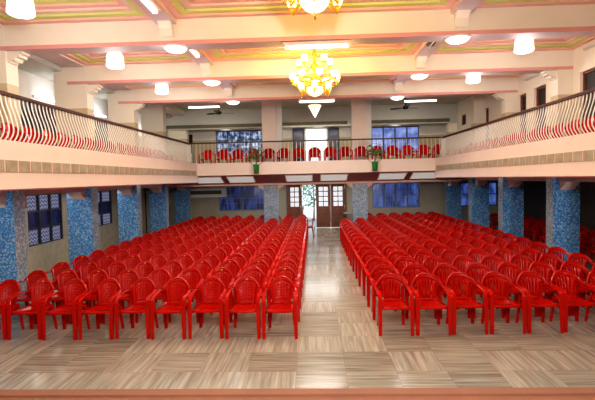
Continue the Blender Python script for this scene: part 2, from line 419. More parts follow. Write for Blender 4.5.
# ---- pillars
CORB = [(0, 0), (0.26, 0), (0.27, -0.05), (0.21, -0.06), (0.22, -0.11), (0.15, -0.12), (0.12, -0.18), (0.07, -0.16), (0.04, -0.21), (0, -0.22)]
def corbel_mesh(y0, d, x0, x1, z):
    mb = MB(); mb.prism([(y0 + d*p, z+q) for p, q in CORB], 'x', x0, x1, M['plaster']); return mb
for i, y in enumerate(PY[1:]):
    for s in (-1, 1):
        xi = XL if s < 0 else XR; w = 0.66
        lo, hi = (xi-w, xi) if s < 0 else (xi, xi+w)
        mb = MB()
        inner = '+x' if s < 0 else '-x'
        mb.box((lo, y, 0), (hi, y+PD, 2.352), M['mosaic'], {inner: M['mosaic_grey']})  # greyer inner faces put the warm aisle light into the tiles
        o = struct(mb.build('pillar'))
        xc = -6.12 if s < 0 else 6.30
        for yy, d in ((y, -1), (y+PD, 1)): corbel_mesh(yy, d, xc-0.17, xc+0.17, 2.20).build('corbel', o)
        if s < 0: lo, hi = XL-0.85, XL
        else: lo, hi = 6.08, WRU
        mb = MB(); mb.box((lo, y, 2.75), (hi, y+PD, DADO), M['tan']); mb.box((lo-0.003, y-0.003, DADO), (hi+0.003 if s < 0 else hi, y+PD+0.003, 5.6), M['cream'])
        o = struct(mb.build('pillar'))
        if i < 3:
            mb = MB(); xx = XL if s < 0 else 6.08
            mb.prism([(xx - s*0 + (-s)*p*1.1, ZB+q) for p, q in CORB], 'y', y+0.05, y+PD-0.05, M['cream']); mb.build('corbel', o)
for x0, x1 in ((-2.12, -1.52), (1.60, 2.20)):
    mb = MB(); mb.box((x0, 18.60, 0), (x1, 18.96, 2.17), M['mosaic_grey']); o = struct(mb.build('pillar'))
    for xx, d in ((x0, -1), (x1, 1)):
        m2 = MB(); m2.prism([(xx + d*p*0.85, 2.16+q*0.9) for p, q in CORB], 'y', 18.64, 18.90, M['palepink']); m2.build('corbel', o)
    mb = MB(); mb.box((x0, 18.60, 2.87), (x1, 18.96, 5.62), M['fascia']); mb.box((x1, 18.70, 2.87), (x1+0.22, 18.96, 5.62), M['white']); struct(mb.build('pillar'))

# ------------------------------------------------------------------ windows and doors of the shell
WN = [0]
def win_y(r, y, pane, cols, bars, rows=2, frame='frame_grey', bar='frame_grey'):
    WN[0] += 1; u0, u1, z0, z1 = r
    w = empty('window_%d' % WN[0], ((u0+u1)/2, y, z0)); struct(w); a = (u1-u0)/2; h = z1-z0
    mb = MB(); t = 0.05
    mb.box((-a, -0.04, 0), (a, 0.04, t), M[frame]); mb.box((-a, -0.04, h-t), (a, 0.04, h), M[frame])
    for k in range(cols+1):
        x = -a + 2*a*k/cols; mb.box((max(-a, x-t/2), -0.04, t), (min(a, x+t/2), 0.04, h-t), M[frame])
    for k in range(1, rows): mb.box((-a, -0.03, h*k/rows-0.02), (a, 0.03, h*k/rows+0.02), M[frame])
    mb.build('window_frame', w)
    mb = MB(); mb.box((-a+0.01, 0.05, 0.01), (a-0.01, 0.06, h-0.01), M[pane]); mb.build('pane', w)
    if bars:
        mb = MB()
        for k in range(bars):
            x = -a + 2*a*(k+0.5)/bars; mb.box((x-0.011, -0.07, 0.02), (x+0.011, -0.05, h-0.02), M[bar])
        for q in (0.3, 0.62): mb.box((-a, -0.075, h*q), (a, -0.05, h*q+0.02), M[bar])
        mb.build('grille', w)
win_y(WBL, YB+0.08, 'bluepane', 4, 14, 2, 'frame_grey', 'frame_grey')
win_y(WBR, YB+0.08, 'bluepane2', 4, 20)
win_y(WBX, YB+0.08, 'bluepane2', 3, 0)
win_y(UWL, YB+0.08, 'leafpane', 4, 16, 1, 'frame_dark', 'frame_dark')
win_y(UWR, YB+0.08, 'palebluepane', 4, 0, 1, 'frame_dark')
def win_left(r, cells):
    WN[0] += 1; y0, y1, z0, z1 = r; h = z1-z0; a = (y1-y0)/2
    w = empty('window_%d' % WN[0], (WL-0.06, (y0+y1)/2, z0)); struct(w)
    mb = MB(); nc = len(cells[0]); nr = len(cells); t = 0.05
    for k in range(nc+1):
        y = -a + 2*a*k/nc; mb.box((-0.05, max(-a, y-t/2), 0), (0.05, min(a, y+t/2), h), M['frame_dark'])
    for k in range(nr+1):
        z = h*k/nr; mb.box((-0.045, -a, max(0, z-t/2)), (0.045, a, min(h, z+t/2)), M['frame_dark'])
    mb.build('window_frame', w)
    for r_, row in enumerate(cells):
        for c, k in enumerate(row):
            mb = MB(); mb.box((-0.03, -a+2*a*c/nc+0.02, h*(nr-1-r_)/nr+0.02), (-0.02, -a+2*a*(c+1)/nc-0.02, h*(nr-r_)/nr-0.02), M[k]); mb.build('pane', w)
win_left(LW1, [['lattice']*3, ['navypane']*3, ['lattice']*3])
win_left(LW2, [['lattice']*2, ['navypane']*2, ['lattice']*2])
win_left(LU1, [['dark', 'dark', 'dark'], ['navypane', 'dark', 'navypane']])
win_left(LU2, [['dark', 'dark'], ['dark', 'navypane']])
WN[0] += 1
w = empty('window_%d' % WN[0], (WRL+0.08, (RW[0]+RW[1])/2, RW[2])); struct(w)
mb = MB(); a = (RW[1]-RW[0])/2; h = RW[3]-RW[2]
for k in range(4): y = -a+2*a*k/3; mb.box((-0.05, max(-a, y-0.03), 0), (0.03, min(a, y+0.03), h), M['metalwhite'])
for k in range(3): z = h*k/2; mb.box((-0.05, -a, max(0, z-0.03)), (0.03, a, min(h, z+0.03)), M['metalwhite'])
mb.build('window_frame', w); mb = MB(); mb.box((0.035, -a, 0), (0.045, a, h), M['navypane']); mb.build('pane', w)
# openings of the upper right wall, interior shade painted as dark sheets
for i, (a, b, c, d) in enumerate(RUD):
    o = empty('door_%d' % (i+10), (WRU+0.12, (a+b)/2, c)); struct(o); h = d-c; q = (b-a)/2
    mb = MB(); mb.box((0, -q, 0), (0.05, q, h), M['dark']); mb.build('door_panel', o)  # flat dark sheet painted in for the unlit interior
    mb = MB()
    for y in (-q, q-0.05): mb.box((-0.05, y, 0), (0, y+0.05, h), M['wood'])
    mb.box((-0.05, -q, h-0.05), (0, q, h), M['wood']); mb.build('door_frame', o)
    if i == 0:
        mb = MB(); mb.box((-0.02, -0.12, h*0.76), (-0.003, 0.16, h*0.79), M['metalwhite']); mb.build('handle', o)
# upper back doorway: glowing sheet painted as daylight between open dark shutters
o = empty('door_20', (0.14, YB+0.1, 2.98)); struct(o)
mb = MB(); mb.box((-0.55, 0.02, 0), (0.55, 0.04, 1.84), M['whitepane']); mb.build('pane', o)  # emissive sheet standing in for daylight in the opening
mb = MB(); mb.box((-0.56, -0.05, 0), (-0.50, 0.02, 1.84), M['white']); mb.box((0.50, -0.05, 0), (0.56, 0.02, 1.84), M['white']); mb.box((-0.02, -0.05, 0), (0.02, 0.02, 1.2), M['white']); mb.box((-0.56, -0.05, 1.8), (0.56, 0.02, 1.86), M['white']); mb.build('door_frame', o)
for a, b in ((-1.12, -0.57), (0.58, 1.10)):
    mb = MB(); mb.box((a, -0.16, 0), (b, -0.11, 1.84), M['frame_dark']); mb.box((a+0.06, -0.17, 1.0), (b-0.06, -0.16, 1.76), M['navypane']); mb.box((a+0.06, -0.17, 0.1), (b-0.06, -0.16, 0.9), M['navypane']); mb.build('shutter', o)
# far left doorway upstairs, its darkness painted as a flat sheet
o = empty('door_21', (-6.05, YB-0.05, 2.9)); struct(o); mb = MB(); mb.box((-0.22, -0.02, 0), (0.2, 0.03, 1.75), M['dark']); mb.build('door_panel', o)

# main entrance: four timber leaves, the second swung open
o = empty('door_1', (0.11, YB, 0)); struct(o)
mb = MB(); mb.box((-1.46, -0.05, 0), (-1.405, 0.1, 2.16), M['wood']); mb.box((1.385, -0.05, 0), (1.44, 0.1, 2.16), M['wood']); mb.box((-1.46, -0.05, 2.10), (1.44, 0.1, 2.17), M['wood']); mb.build('door_frame', o)
def leaf(x0, x1, rot=0.0):
    w = x1-x0
    l = MB(); l.box((0, 0, 0.02), (w, 0.05, 2.10), M['wood'])
    for (a, b, c, d) in ((0.09, w-0.09, 0.12, 0.50), (0.09, w-0.09, 0.56, 0.94)): l.box((a, -0.02, c), (b, 0, d), M['wood'])
    ob = l.build('door_leaf', o); ob.location = (x0, 0.0, 0); ob.rotation_euler = (0, 0, rot)
    for cx in (0, 1):
        for rz in range(4):
            p = MB(); pw = (w-0.30)/2; xa = 0.13 + cx*(pw+0.04); za = 1.05 + rz*0.245
            p.box((xa, -0.012, za), (xa+pw, 0.062, za+0.20), M['doorpane']); p.build('pane', ob)
    p = MB(); p.tube([(w-0.05, -0.03, 0.85), (w-0.05, -0.03, 1.10)], 0.018, M['brass'], 6); p.build('handle', ob)
    p = MB(); p.box((w-0.035, -0.015, 0.0+0.03), (w-0.005, 0, 0.28), M['brass']); p.box((w-0.035, -0.015, 1.9), (w-0.005, 0, 2.08), M['brass']); p.build('bolt', ob)
leaf(-1.40, -0.74); leaf(-0.73, -0.04, math.radians(86)); leaf(-0.03, 0.67); leaf(0.68, 1.38)
# what lies outside
mb = MB(); mb.box((-6, 21.9, -0.15), (6, 34, -0.02), M['outground']); struct(mb.build('ground_outside'))
mb = MB(); mb.box((-6, 33.5, -0.02), (6, 33.8, 4.0), M['outwall']); struct(mb.build('wall_outside'))
def shrub(x, y, h, r, label):
    t = empty('leafy_shrub', (x, y, -0.02)); tag(t, label, 'shrub')
    mb = MB(); mb.tube([(0,0,0), (0.03,0,h*0.4), (0,0.02,h*0.8)], [0.05,0.04,0.02], M['stem'], 6); mb.build('trunk', t)
    mb = MB()
    for k in range(420):
        a = random.uniform(0, 2*PI); q = math.sqrt(random.random())*r; z = random.uniform(0.3, 1)*h; q *= 1-0.5*abs(z/h-0.6)
        c = Vector((q*math.cos(a), q*math.sin(a), z)); d = Vector((random.uniform(-1,1), random.uniform(-1,1), random.uniform(-.5,1))).normalized()
        s = d.cross(Vector((.3,.2,.9))).normalized()*0.045; d *= 0.2
        mb.face([c, c+d*0.5+s, c+d, c+d*0.5-s], M['shrubleaf'])
    mb.build('foliage', t)
shrub(-0.05, 25.4, 2.5, 0.55, 'leafy green shrub outside, seen through the open leaf of the entrance')
shrub(-0.95, 28.5, 2.2, 0.7, 'second green shrub outside the entrance, farther off by the pale wall')

# ------------------------------------------------------------------ monobloc chairs
SHAPE = {'lattice': (0.165, 0.045, 0.150, 2.5, 0.06), 'slat': (0.168, 0.082, 0.168, 2.9, 0.11), 'solid': (0.200, 0.048, 0.160, 2.7, 0.09)}
CUR = ['slat']
def ZT(u): return 0.826 - SHAPE[CUR[0]][2]*abs(u)**SHAPE[CUR[0]][3]
def back_pt(u, v):
    a, b, _d, _e, c = SHAPE[CUR[0]]
    z = 0.40 + v*(ZT(u)-0.40); w = a + b*v**1.5
    y = 0.185 + 0.105*v - 0.03*u*u - c*u*u*v**1.4
    return (u*w, y, z)
def back_mesh(kind):
    CUR[0] = kind; mb = MB(); R = M['red']
    def quad(u0, u1, v0, v1):
        nv = max(1, int(round((v1-v0)/0.10))); nu = max(1, int(round((u1-u0)/0.10)))
        for i in range(nu):
            for j in range(nv):
                a, b = u0+(u1-u0)*i/nu, u0+(u1-u0)*(i+1)/nu; c, d = v0+(v1-v0)*j/nv, v0+(v1-v0)*(j+1)/nv
                mb.face([back_pt(a,c), back_pt(b,c), back_pt(b,d), back_pt(a,d)], R, True)
    U, T = {'lattice': (0.93, 0.9), 'slat': (0.70, 0.86), 'solid': (0.97, 0.9)}[kind]          # side openings lie between the panel and the arched rim
    quad(-1, -U, T, 1); quad(U, 1, T, 1); quad(-1, -U, 0, 0.12); quad(U, 1, 0, 0.12)
    if kind == 'lattice':
        U0, V0, V1, N, K = 0.72, 0.16, 0.86, 6, 7
        quad(-U, -U0, 0, 1); quad(U0, U, 0, 1); quad(-U0, U0, 0, V0); quad(-U0, U0, V1, 1)
        for i in range(N):
            for j in range(K):
                a, b = -U0+2*U0*i/N, -U0+2*U0*(i+1)/N; c, d = V0+(V1-V0)*j/K, V0+(V1-V0)*(j+1)/K
                cs = [(a,c),(b,c),(b,d),(a,d)]; mid = [((a+b)/2,c),(b,(c+d)/2),((a+b)/2,d),(a,(c+d)/2)]; ce = ((a+b)/2,(c+d)/2)
                inn = [(ce[0]+(p[0]-ce[0])*0.27, ce[1]+(p[1]-ce[1])*0.27) for p in mid]
                for k in range(4):
                    P = [mid[k-1], cs[k], mid[k], inn[k], inn[k-1]]
                    mb.face([back_pt(*p) for p in P], R, True)
    else:
        V0, V1 = 0.14, 0.82
        quad(-U, U, 0, V0); quad(-U, U, V1, 1)
        edges = [-U, -0.47, -0.42, -0.24, -0.19, -0.03, 0.03, 0.19, 0.24, 0.42, 0.47, U] if kind == 'slat' else [-U, U]
        for i in range(0, len(edges)-1, 2): quad(edges[i], edges[i+1], V0, V1)
    me = mb.data('t', solid=0.007, weld=True)
    # rim roll
    rim = MB()
    path = [back_pt(-1, 0.93)] + [back_pt(-1+2*k/20, 1) for k in range(21)] + [back_pt(1, 0.93)]
    rim.strip(path, 0.030, 0.016, R, side=(0, 1, 0.2))
    m2 = rim.data('t2', bevel=0.004)
    bm = bmesh.new(); bm.from_mesh(me); bm.from_mesh(m2); out = bpy.data.meshes.new('backrest'); bm.to_mesh(out); bm.free()
    out.materials.append(R)
    for p in out.polygons: p.use_smooth = True
    return out
def seat_mesh():
    mb = MB(); N, K = 8, 8
    def pt(u, v):
        y = -0.245 + 0.445*v; w = 0.212 - 0.03*v; z = 0.432 - 0.022*math.cos(u*PI/2)*math.sin(PI*min(1, v*1.1)) - 0.02*v
        if v == 0: z -= 0.040; y += 0.0
        z += 0.012*abs(u)**3
        return (u*w, y, z)
    vs_ = [0, 0.04, 0.15, 0.3, 0.45, 0.6, 0.75, 0.9, 1.0]
    for i in range(N):
        for j in range(len(vs_)-1):
            a, b = -1+2*i/N, -1+2*(i+1)/N; c, d = vs_[j], vs_[j+1]
            mb.face([pt(a,c), pt(b,c), pt(b,d), pt(a,d)], M['red'], True)
    for s in (-1, 1):   # side skirts
        mb.strip([(s*0.213, -0.235, 0.405), (s*0.20, 0.0, 0.395), (s*0.182, 0.19, 0.39)], 0.012, 0.055, M['red'])
    return mb.data('seat', weld=True, solid=0.010)
def arm_mesh(s, kind):
    CUR[0] = kind; mb = MB()
    pts = [back_pt(s, 0.97), (s*0.250, 0.10, 0.648), (s*0.250, 0.05, 0.646), (s*0.250, -0.02, 0.644), (s*0.248, -0.10, 0.640), (s*0.244, -0.185, 0.628), (s*0.241, -0.235, 0.592), (s*0.240, -0.252, 0.53)]
    if kind == 'lattice': pts[0] = back_pt(s*0.99, 0.90); pts[1] = (s*0.232, 0.14, 0.662); pts[2] = (s*0.246, 0.06, 0.652)
    mb.strip(pts, [0.030, 0.038, 0.044, 0.050, 0.055, 0.058, 0.060, 0.060], 0.016, M['red'])
    return mb.data('armrest', bevel=0.004)
def front_leg(s):
    mb = MB()
    mb.strip([(s*0.240, -0.252, 0.56), (s*0.240, -0.255, 0.44), (s*0.241, -0.262, 0.22), (s*0.243, -0.270, 0.0)], [0.062, 0.066, 0.056, 0.046], 0.014, M['red'])
    mb.strip([(s*0.268, -0.232, 0.50), (s*0.268, -0.235, 0.40), (s*0.266, -0.245, 0.2), (s*0.263, -0.254, 0.0)], 0.012, [0.045, 0.055, 0.045, 0.034], M['red'])
    return mb.data('leg', bevel=0.003)
def rear_leg(s):
    mb = MB()
    mb.strip([(s*0.172, 0.175, 0.45), (s*0.185, 0.20, 0.30), (s*0.205, 0.245, 0.0)], [0.055, 0.052, 0.042], 0.014, M['red'])
    mb.strip([(s*0.196, 0.165, 0.43), (s*0.206, 0.19, 0.28), (s*0.222, 0.232, 0.0)], 0.012, [0.05, 0.045, 0.034], M['red'])
    return mb.data('leg', bevel=0.003)
SEAT = seat_mesh(); ARMS = {(k, s): arm_mesh(s, k) for k in SHAPE for s in (-1, 1)}; FLEG = {s: front_leg(s) for s in (-1, 1)}; RLEG = {s: rear_leg(s) for s in (-1, 1)}
BACKS = {'lattice': back_mesh('lattice'), 'slat': back_mesh('slat'), 'solid': back_mesh('solid')}
for me in [SEAT]:
    for p in me.polygons: p.use_smooth = True
def sticker_mesh():
    CUR[0] = 'lattice'; mb = MB(); c = Vector(back_pt(0, 0.90)); n = 10
    pts = [back_pt(0.085*math.cos(2*PI*k/n), 0.93+0.022*math.sin(2*PI*k/n)) for k in range(n)]
    mb.face([(p[0], p[1]-0.010, p[2]) for p in pts], M['sticker']); return mb.data('sticker', solid=0.002)
STK = sticker_mesh()
def chair(kind, loc, rz, label, group, sticker=False):
    r = empty('plastic_armchair', loc, rz); tag(r, label, 'chair', group); r.scale = (1.0 if kind == 'lattice' else 0.99, 1, 1)
    link('seat', SEAT, r); link('backrest', BACKS[kind], r)
    for s in (-1, 1):
        link('armrest', ARMS[kind, s], r); link('leg', FLEG[s], r); link('leg', RLEG[s], r)
    if sticker: tag(link('sticker', STK, r), 'small yellow label')
    return r
PITCH, ROW, Y0 = 0.570, 0.775, 6.63+0.27
jit = lambda a: random.uniform(-a, a)
for r in range(17):
    for k in range(9):
        x = -0.56 - PITCH*k; y = Y0 + ROW*r
        if r == 15 and k in (0, 2, 3): continue
        if r == 14: y -= 0.05
        if r == 15: y += 0.0
        if r == 16: y += 0.06
        chair('lattice', (x+jit(0.003), y+jit(0.02)+0.004*k, 0), math.radians(jit(0.4)),
              'red plastic armchair with lattice back, left block, %s row, %s seat from the aisle' % (ORD[r], ORD[k]),
              'lattice backed armchairs left of the aisle', random.random() < 0.4)
for r in range(17):
    for k in range(8):
        x = 1.205 + 0.561*k; y = Y0 + 0.06 + 0.018*k + ROW*r
        if x - 0.28 > 0.665*(y+0.3) + 0.2: continue
        if r >= 14 and k < 2 or r == 15 and k <= 2: continue
        if r == 16: y -= 0.05
        chair('slat', (x+jit(0.003), y+jit(0.02), 0), math.radians(jit(0.4)),
              'red plastic armchair with slatted back, right block, %s row, %s seat from the aisle' % (ORD[r], ORD[k]),
              'slatted armchairs right of the aisle')
side_r = 0
for r in range(12):
    for k in range(2):
        y = 9.1 + 0.8*r; x = 7.22 + 0.6*k
        chair('slat', (x+jit(0.02), y+jit(0.03), 0), math.radians(jit(2)),
              'dim red armchair in side aisle behind blue pillars, %s row, %s seat' % (ORD[r], 'inner' if k == 0 else 'wall-side'),
              'dim armchairs in the side aisle')
chair('lattice', (-0.29, 18.45, 0), math.radians(-88), 'red plastic armchair turned sideways at the aisle end of the left block near the entrance', None)
# gallery chairs
for k in range(16):
    x = -4.39 + 0.634*k
    chair('solid', (x+jit(0.015), 18.27, 2.86), math.radians(jit(1)), 'red armchair behind the back balcony railing, %s from its left end' % ORD[k], 'armchairs on the back balcony')
for k in range(17):
    chair('solid', (-5.46+jit(0.01), 7.0+0.6*k, 2.75), math.radians(90+jit(2)), 'red armchair behind the left balcony railing, %s from the near end' % ORD[k], 'armchairs on the left balcony')
for k in range(16):
    chair('solid', (5.54+jit(0.01), 7.75+0.6*k, 2.75), math.radians(-90+jit(2)), 'red armchair behind the right balcony railing, %s from the near end' % ORD[k], 'armchairs on the right balcony')

# ------------------------------------------------------------------ railings
ZR = 3.86
def baluster_mesh(s):
    mb = MB(); h = ZR-ZF1
    pts = []
    for i in range(15):
        t = i/14
        off = 0.115*math.sin(PI*t/0.56) if t < 0.28 else 0.115*(0.5+0.5*math.cos(PI*(t-0.28)/0.72))
        pts.append((s*off, 0, h*t))
    mb.strip(pts, 0.015, 0.017, M['baluster'], side=(0, 1, 0)); return mb.data('baluster')
def railing(label, x, s, y0, y1):
    t = empty('balcony_railing', (x, y0, ZF1)); tag(t, label, 'railing', None)
    mb = MB(); mb.box((-0.035, 0, ZR-ZF1), (0.035, y1-y0, ZR-ZF1+0.065), M['railwood']); mb.build('handrail', t, bevel=0.012)
    me = baluster_mesh(s); n = int((y1-y0)/0.112)
    for k in range(n): link('baluster', me, t, (0, 0.06+0.112*k, 0))
railing('left balcony railing of curved ivory balusters under a brown handrail', -4.98, 1, 6.62, 17.825)
railing('right balcony railing of curved ivory balusters under a brown handrail', 5.08, -1, 6.9, 17.825)
t = empty('balcony_railing', (-4.98, 17.90, 3.085)); tag(t, 'back balcony railing of upright ivory balusters under a dark rail', 'railing')
L = 10.06
mb = MB(); mb.box((0.04, -0.03, 0.80), (L-0.04, 0.03, 0.855), M['black']); mb.build('handrail', t, bevel=0.01)
mb = MB(); mb.strip([(0, -0.02, 0), (0, -0.07, 0.2), (0, -0.05, 0.45), (0, 0, 0.80)], 0.017, 0.018, M['baluster']); bme = mb.data('baluster')
nb = 62
for k in range(nb): link('baluster', bme, t, (0.1 + (L-0.2)*k/(nb-1), 0, 0))
for xx in (-5.02, 5.12):
    mb = MB(); mb.box((-0.07, -0.07, 0), (0.07, 0.07, 0.80), M['baluster']); o = mb.build('railing_post'); o.location = (xx, 17.90, 3.09)
    tag(o, 'ivory corner post where the back railing meets the %s railing' % ('left' if xx < 0 else 'right'), 'post')

# ------------------------------------------------------------------ light fixtures
def point(loc, power, col, r=0.1):
    l = bpy.data.lights.new('lamp', 'POINT'); l.energy = power; l.color = col; l.shadow_soft_size = r
    o = bpy.data.objects.new('lamp', l); COL.objects.link(o); o.location = loc; return o
def area(loc, target, size, power, col, sy=None):
    l = bpy.data.lights.new('area_lamp', 'AREA'); l.energy = power; l.color = col; l.size = size
    if sy: l.shape = 'RECTANGLE'; l.size_y = sy
    o = bpy.data.objects.new('area_lamp', l); COL.objects.link(o); o.location = loc
    d = Vector(target)-Vector(loc); o.rotation_euler = d.to_track_quat('-Z', 'Y').to_euler(); return o

def chandelier(x, y, zb, label):
    t = empty('chandelier', (x, y, zb)); tag(t, label, 'chandelier', 'golden tiered chandeliers')
    top = 5.68 - zb
    mb = MB(); mb.lathe([(0, top), (0.14, top), (0.15, top-0.03), (0.08, top-0.08), (0.02, top-0.12)], M['gold'])
    for k in range(6):
        a = k*PI/3; mb.tube([(0.14*math.cos(a), 0.14*math.sin(a), top-0.02), (0.24*math.cos(a), 0.24*math.sin(a), top-0.08), (0.20*math.cos(a), 0.20*math.sin(a), top-0.2), (0.10*math.cos(a), 0.10*math.sin(a), top-0.16)], 0.012, M['gold'], 6)
    mb.build('ceiling_canopy', t)
    mb = MB(); mb.lathe([(0.015, 0.2), (0.06, 0.30), (0.09, 0.36), (0.05, 0.44), (0.03, 0.52), (0.08, 0.60), (0.10, 0.66), (0.04, 0.74), (0.025, 0.85), (0.05, 0.92), (0.02, 1.0), (0.015, top-0.1)], M['gold']); mb.build('stem', t)
    mb = MB(); mb.lathe([(0, 0.0), (0.05, 0.01), (0.13, 0.05), (0.18, 0.11), (0.20, 0.18), (0.185, 0.2)], M['shade'], n=24); mb.build('glass_bowl', t)
    mb = MB(); mb.lathe([(0.19, 0.20), (0.23, 0.19), (0.24, 0.22), (0.20, 0.25)], M['gold'], n=24); mb.lathe([(0.33, 0.375), (0.36, 0.36), (0.36, 0.40), (0.33, 0.40)], M['gold'], n=24)
    mb.lathe([(0, -0.03), (0.02, -0.02), (0.015, 0.01)], M['gold']); mb.build('ring', t)
    def arms(n, rad, z, zs, sc, ph=0.0):
        for k in range(n):
            a = 2*PI*k/n + ph; c, s = math.cos(a), math.sin(a)
            P = lambda r, zz: (r*c, r*s, zz)
            mb = MB(); mb.tube([P(0.05, zs+0.05), P(rad*0.4, zs-0.06), P(rad*0.75, zs-0.07), P(rad*0.98, z-0.10), P(rad, z-0.03)], [0.016, 0.016, 0.014, 0.014, 0.012], M['gold'], 6)
            mb.lathe([(0.05*sc, -0.01), (0.06*sc, 0), (0.02*sc, -0.05)], M['gold'], c=P(rad, z-0.01), n=10)
            mb.tube([P(rad*0.6, zs-0.07), P(rad*0.7, zs-0.16), P(rad*0.82, zs-0.13)], 0.010, M['gold'], 5)
            ob = mb.build('arm', t)
            mb = MB(); mb.lathe([(0.02, 0), (0.055, 0.02), (0.07, 0.06), (0.06, 0.10), (0.075, 0.13)], M['shade'], c=P(rad, z), n=12); ob2 = MB(); mb.build('glass_shade', ob)
    arms(6, 0.34, 0.14, 0.22, 0.9, 0.5)
    arms(8, 0.50, 0.36, 0.36, 1.0, 0.2)
    arms(5, 0.36, 0.70, 0.66, 1.0, 0.3)
    return t
CH = ((0.06, 9.9, 4.20, 'golden two-tier chandelier with glowing shades hanging whole in mid hall'), (0.05, 5.72, 4.49, 'golden chandelier nearest the stage, cut by the top of the picture'))
for x, y, z, lab in CH: chandelier(x, y, z, lab)
# small crystal chandelier over the back gallery
t = empty('crystal_chandelier', (0.09, 18.05, 4.82)); tag(t, 'small white crystal chandelier hanging above the back balcony', 'chandelier')
mb = MB()
for i in range(7):
    rr = 0.02+0.036*i; z = 0.02+0.07*i; n_ = 4+3*i
    for k in range(n_):
        a = 2*PI*k/n_+i*0.3; mb.lathe([(0, 0.0), (0.022, 0.03), (0.016, 0.06), (0, 0.075)], M['crystal'], c=(rr*math.cos(a), rr*math.sin(a), z), n=5)
mb.build('crystals', t)
mb = MB(); mb.lathe([(0.19, 0.50), (0.22, 0.50), (0.22, 0.53), (0.05, 0.60), (0.012, 0.66), (0.012, 0.80)], M['gold']); mb.build('frame', t)

def drum(x, y, label):
    t = empty('drum_pendant', (x, y, 4.93)); tag(t, label, 'lamp', 'white drum pendant lamps')
    mb = MB(); mb.lathe([(0, 0.0), (0.15, 0.0), (0.185, 0.02), (0.185, 0.08), (0.165, 0.26), (0.12, 0.32), (0, 0.33)], M['lampwhite'], n=28); mb.build('lamp_shade', t)
    mb = MB(); mb.lathe([(0.187, 0.075), (0.190, 0.078), (0.190, 0.088), (0.185, 0.09)], M['metalwhite'], n=28); mb.build('band', t)
    mb = MB(); mb.tube([(0,0,0.33), (0,0,0.76)], 0.012, M['metalwhite'], 8); mb.lathe([(0, .76), (0.05, 0.76), (0.05, 0.72), (0.012, 0.70)], M['metalwhite']); mb.build('rod', t)
DR = [(-4.3, 6.6, 'white drum pendant at left nearest the stage, cut by the picture top'), (-4.3, 9.75, 'white drum pendant at left just behind the first cross beam'),
      (-4.3, 12.75, 'white drum pendant at left behind the second cross beam'), (4.4, 9.55, 'white drum pendant at right just behind the first cross beam'),
      (4.4, 12.5, 'white drum pendant at right behind the second cross beam')]
for x, y, l in DR: drum(x, y, l)
def dish(x, y, label):
    t = empty('ceiling_light', (x, y, 4.950)); tag(t, label, 'lamp', 'round white dish lights under the beams')
    mb = MB(); mb.lathe([(0, -0.085), (0.08, -0.08), (0.16, -0.055), (0.20, -0.02), (0.205, 0.0)], M['lampwhite'], n=28); mb.build('diffuser', t)
    mb = MB(); mb.lathe([(0.205, -0.012), (0.235, -0.008), (0.235, 0.012), (0.20, 0.012)], M['metalwhite'], n=28); mb.build('rim', t)
BN = ['first', 'second', 'third']
for i in range(3):
    for x, sname in ((-2.58, 'left'), (2.72, 'right')):
        dish(x, PY[1+i]+0.17, 'round white dish light under the %s cross beam, %s of the chandeliers' % (BN[i], sname))
def batten(name, loc, L, axis, label, lit=True, face='down', group='tube light fittings'):
    t = empty(name, loc); tag(t, label, 'lamp', group)
    ax = (lambda u, w, z: (u, w, z)) if axis == 'x' else (lambda u, w, z: (w, u, z))
    mb = MB()
    p, q = ax(-L/2, -0.10, -0.05), ax(L/2, 0.10, 0)
    mb.box(tuple(min(a, b) for a, b in zip(p, q)), tuple(max(a, b) for a, b in zip(p, q)), M['palepink'] if lit else M['black'])
    mb.build('housing', t)
    mb = MB()
    p, q = ax(-L/2+0.04, 0, -0.075), ax(L/2-0.04, 0, -0.075)
    if lit: mb.tube([p, q], 0.028, M['tube'], 10); mb.build('tube', t)
    else:
        for d in (-0.04, 0.04): mb = MB(); mb.tube([ax(-L/2+0.04, d, -0.07), ax(L/2-0.04, d, -0.07)], 0.018, M['metalwhite'], 8); mb.build('tube', t)
    for s in (-1, 1):
        mb = MB(); p, q = ax(s*(L/2-0.05), -0.05, -0.105), ax(s*(L/2-0.02), 0.05, -0.04)
        mb.box(tuple(min(a, b) for a, b in zip(p, q)), tuple(max(a, b) for a, b in zip(p, q)), M['metalwhite'])
        mb.build('end_cap', t)
    return t
batten('ceiling_tube_light', (0.10, PY[1]+0.17, 4.963), 1.27, 'x', 'long tube light across the first beam just above the whole chandelier')
batten('ceiling_tube_light', (0.12, PY[2]+0.17, 4.963), 1.0, 'x', 'tube light under the second beam, behind the whole chandelier')
batten('ceiling_tube_light', (0.14, PY[3]+0.17, 4.963), 1.2, 'x', 'tube light under the third beam above the crystal chandelier')
batten('ceiling_tube_light', (-2.62, 7.0, 5.342), 1.2, 'y', 'lit tube light along left ceiling beam, at the top picture edge')
batten('ceiling_tube_light', (-2.62, 9.75, 5.342), 1.2, 'y', 'lit tube light along left ceiling beam behind the first dish light')
batten('ceiling_tube_light', (2.66, 9.7, 5.342), 1.0, 'y', 'unlit dark twin tube fitting along the right ceiling beam', lit=False)
batten('ceiling_tube_light', (-4.2, 17.3, 5.33), 1.3, 'x', 'tube light over the back balcony beside the left ceiling fan')
batten('ceiling_tube_light', (4.1, 17.3, 5.33), 1.3, 'x', 'tube light over the back balcony beside the right ceiling fan')
for x, l in ((-4.2, 'left leafy window'), (0.3, 'bright balcony doorway'), (3.9, 'pale blue window')):
    batten('ceiling_tube_light', (x, 21.545, 5.02), 0.5, 'x', 'short tube light on the back wall above the %s' % l)
for o_ in [o for o in COL.objects if o.name.startswith('ceiling_tube_light') and abs(o.location.z-5.33) < 0.01]:
    for dx in (-0.4, 0.4):
        mb = MB(); mb.tube([(dx, 0, 0), (dx, 0, 0.286)], 0.008, M['metalwhite'], 6); mb.build('rod', o_)
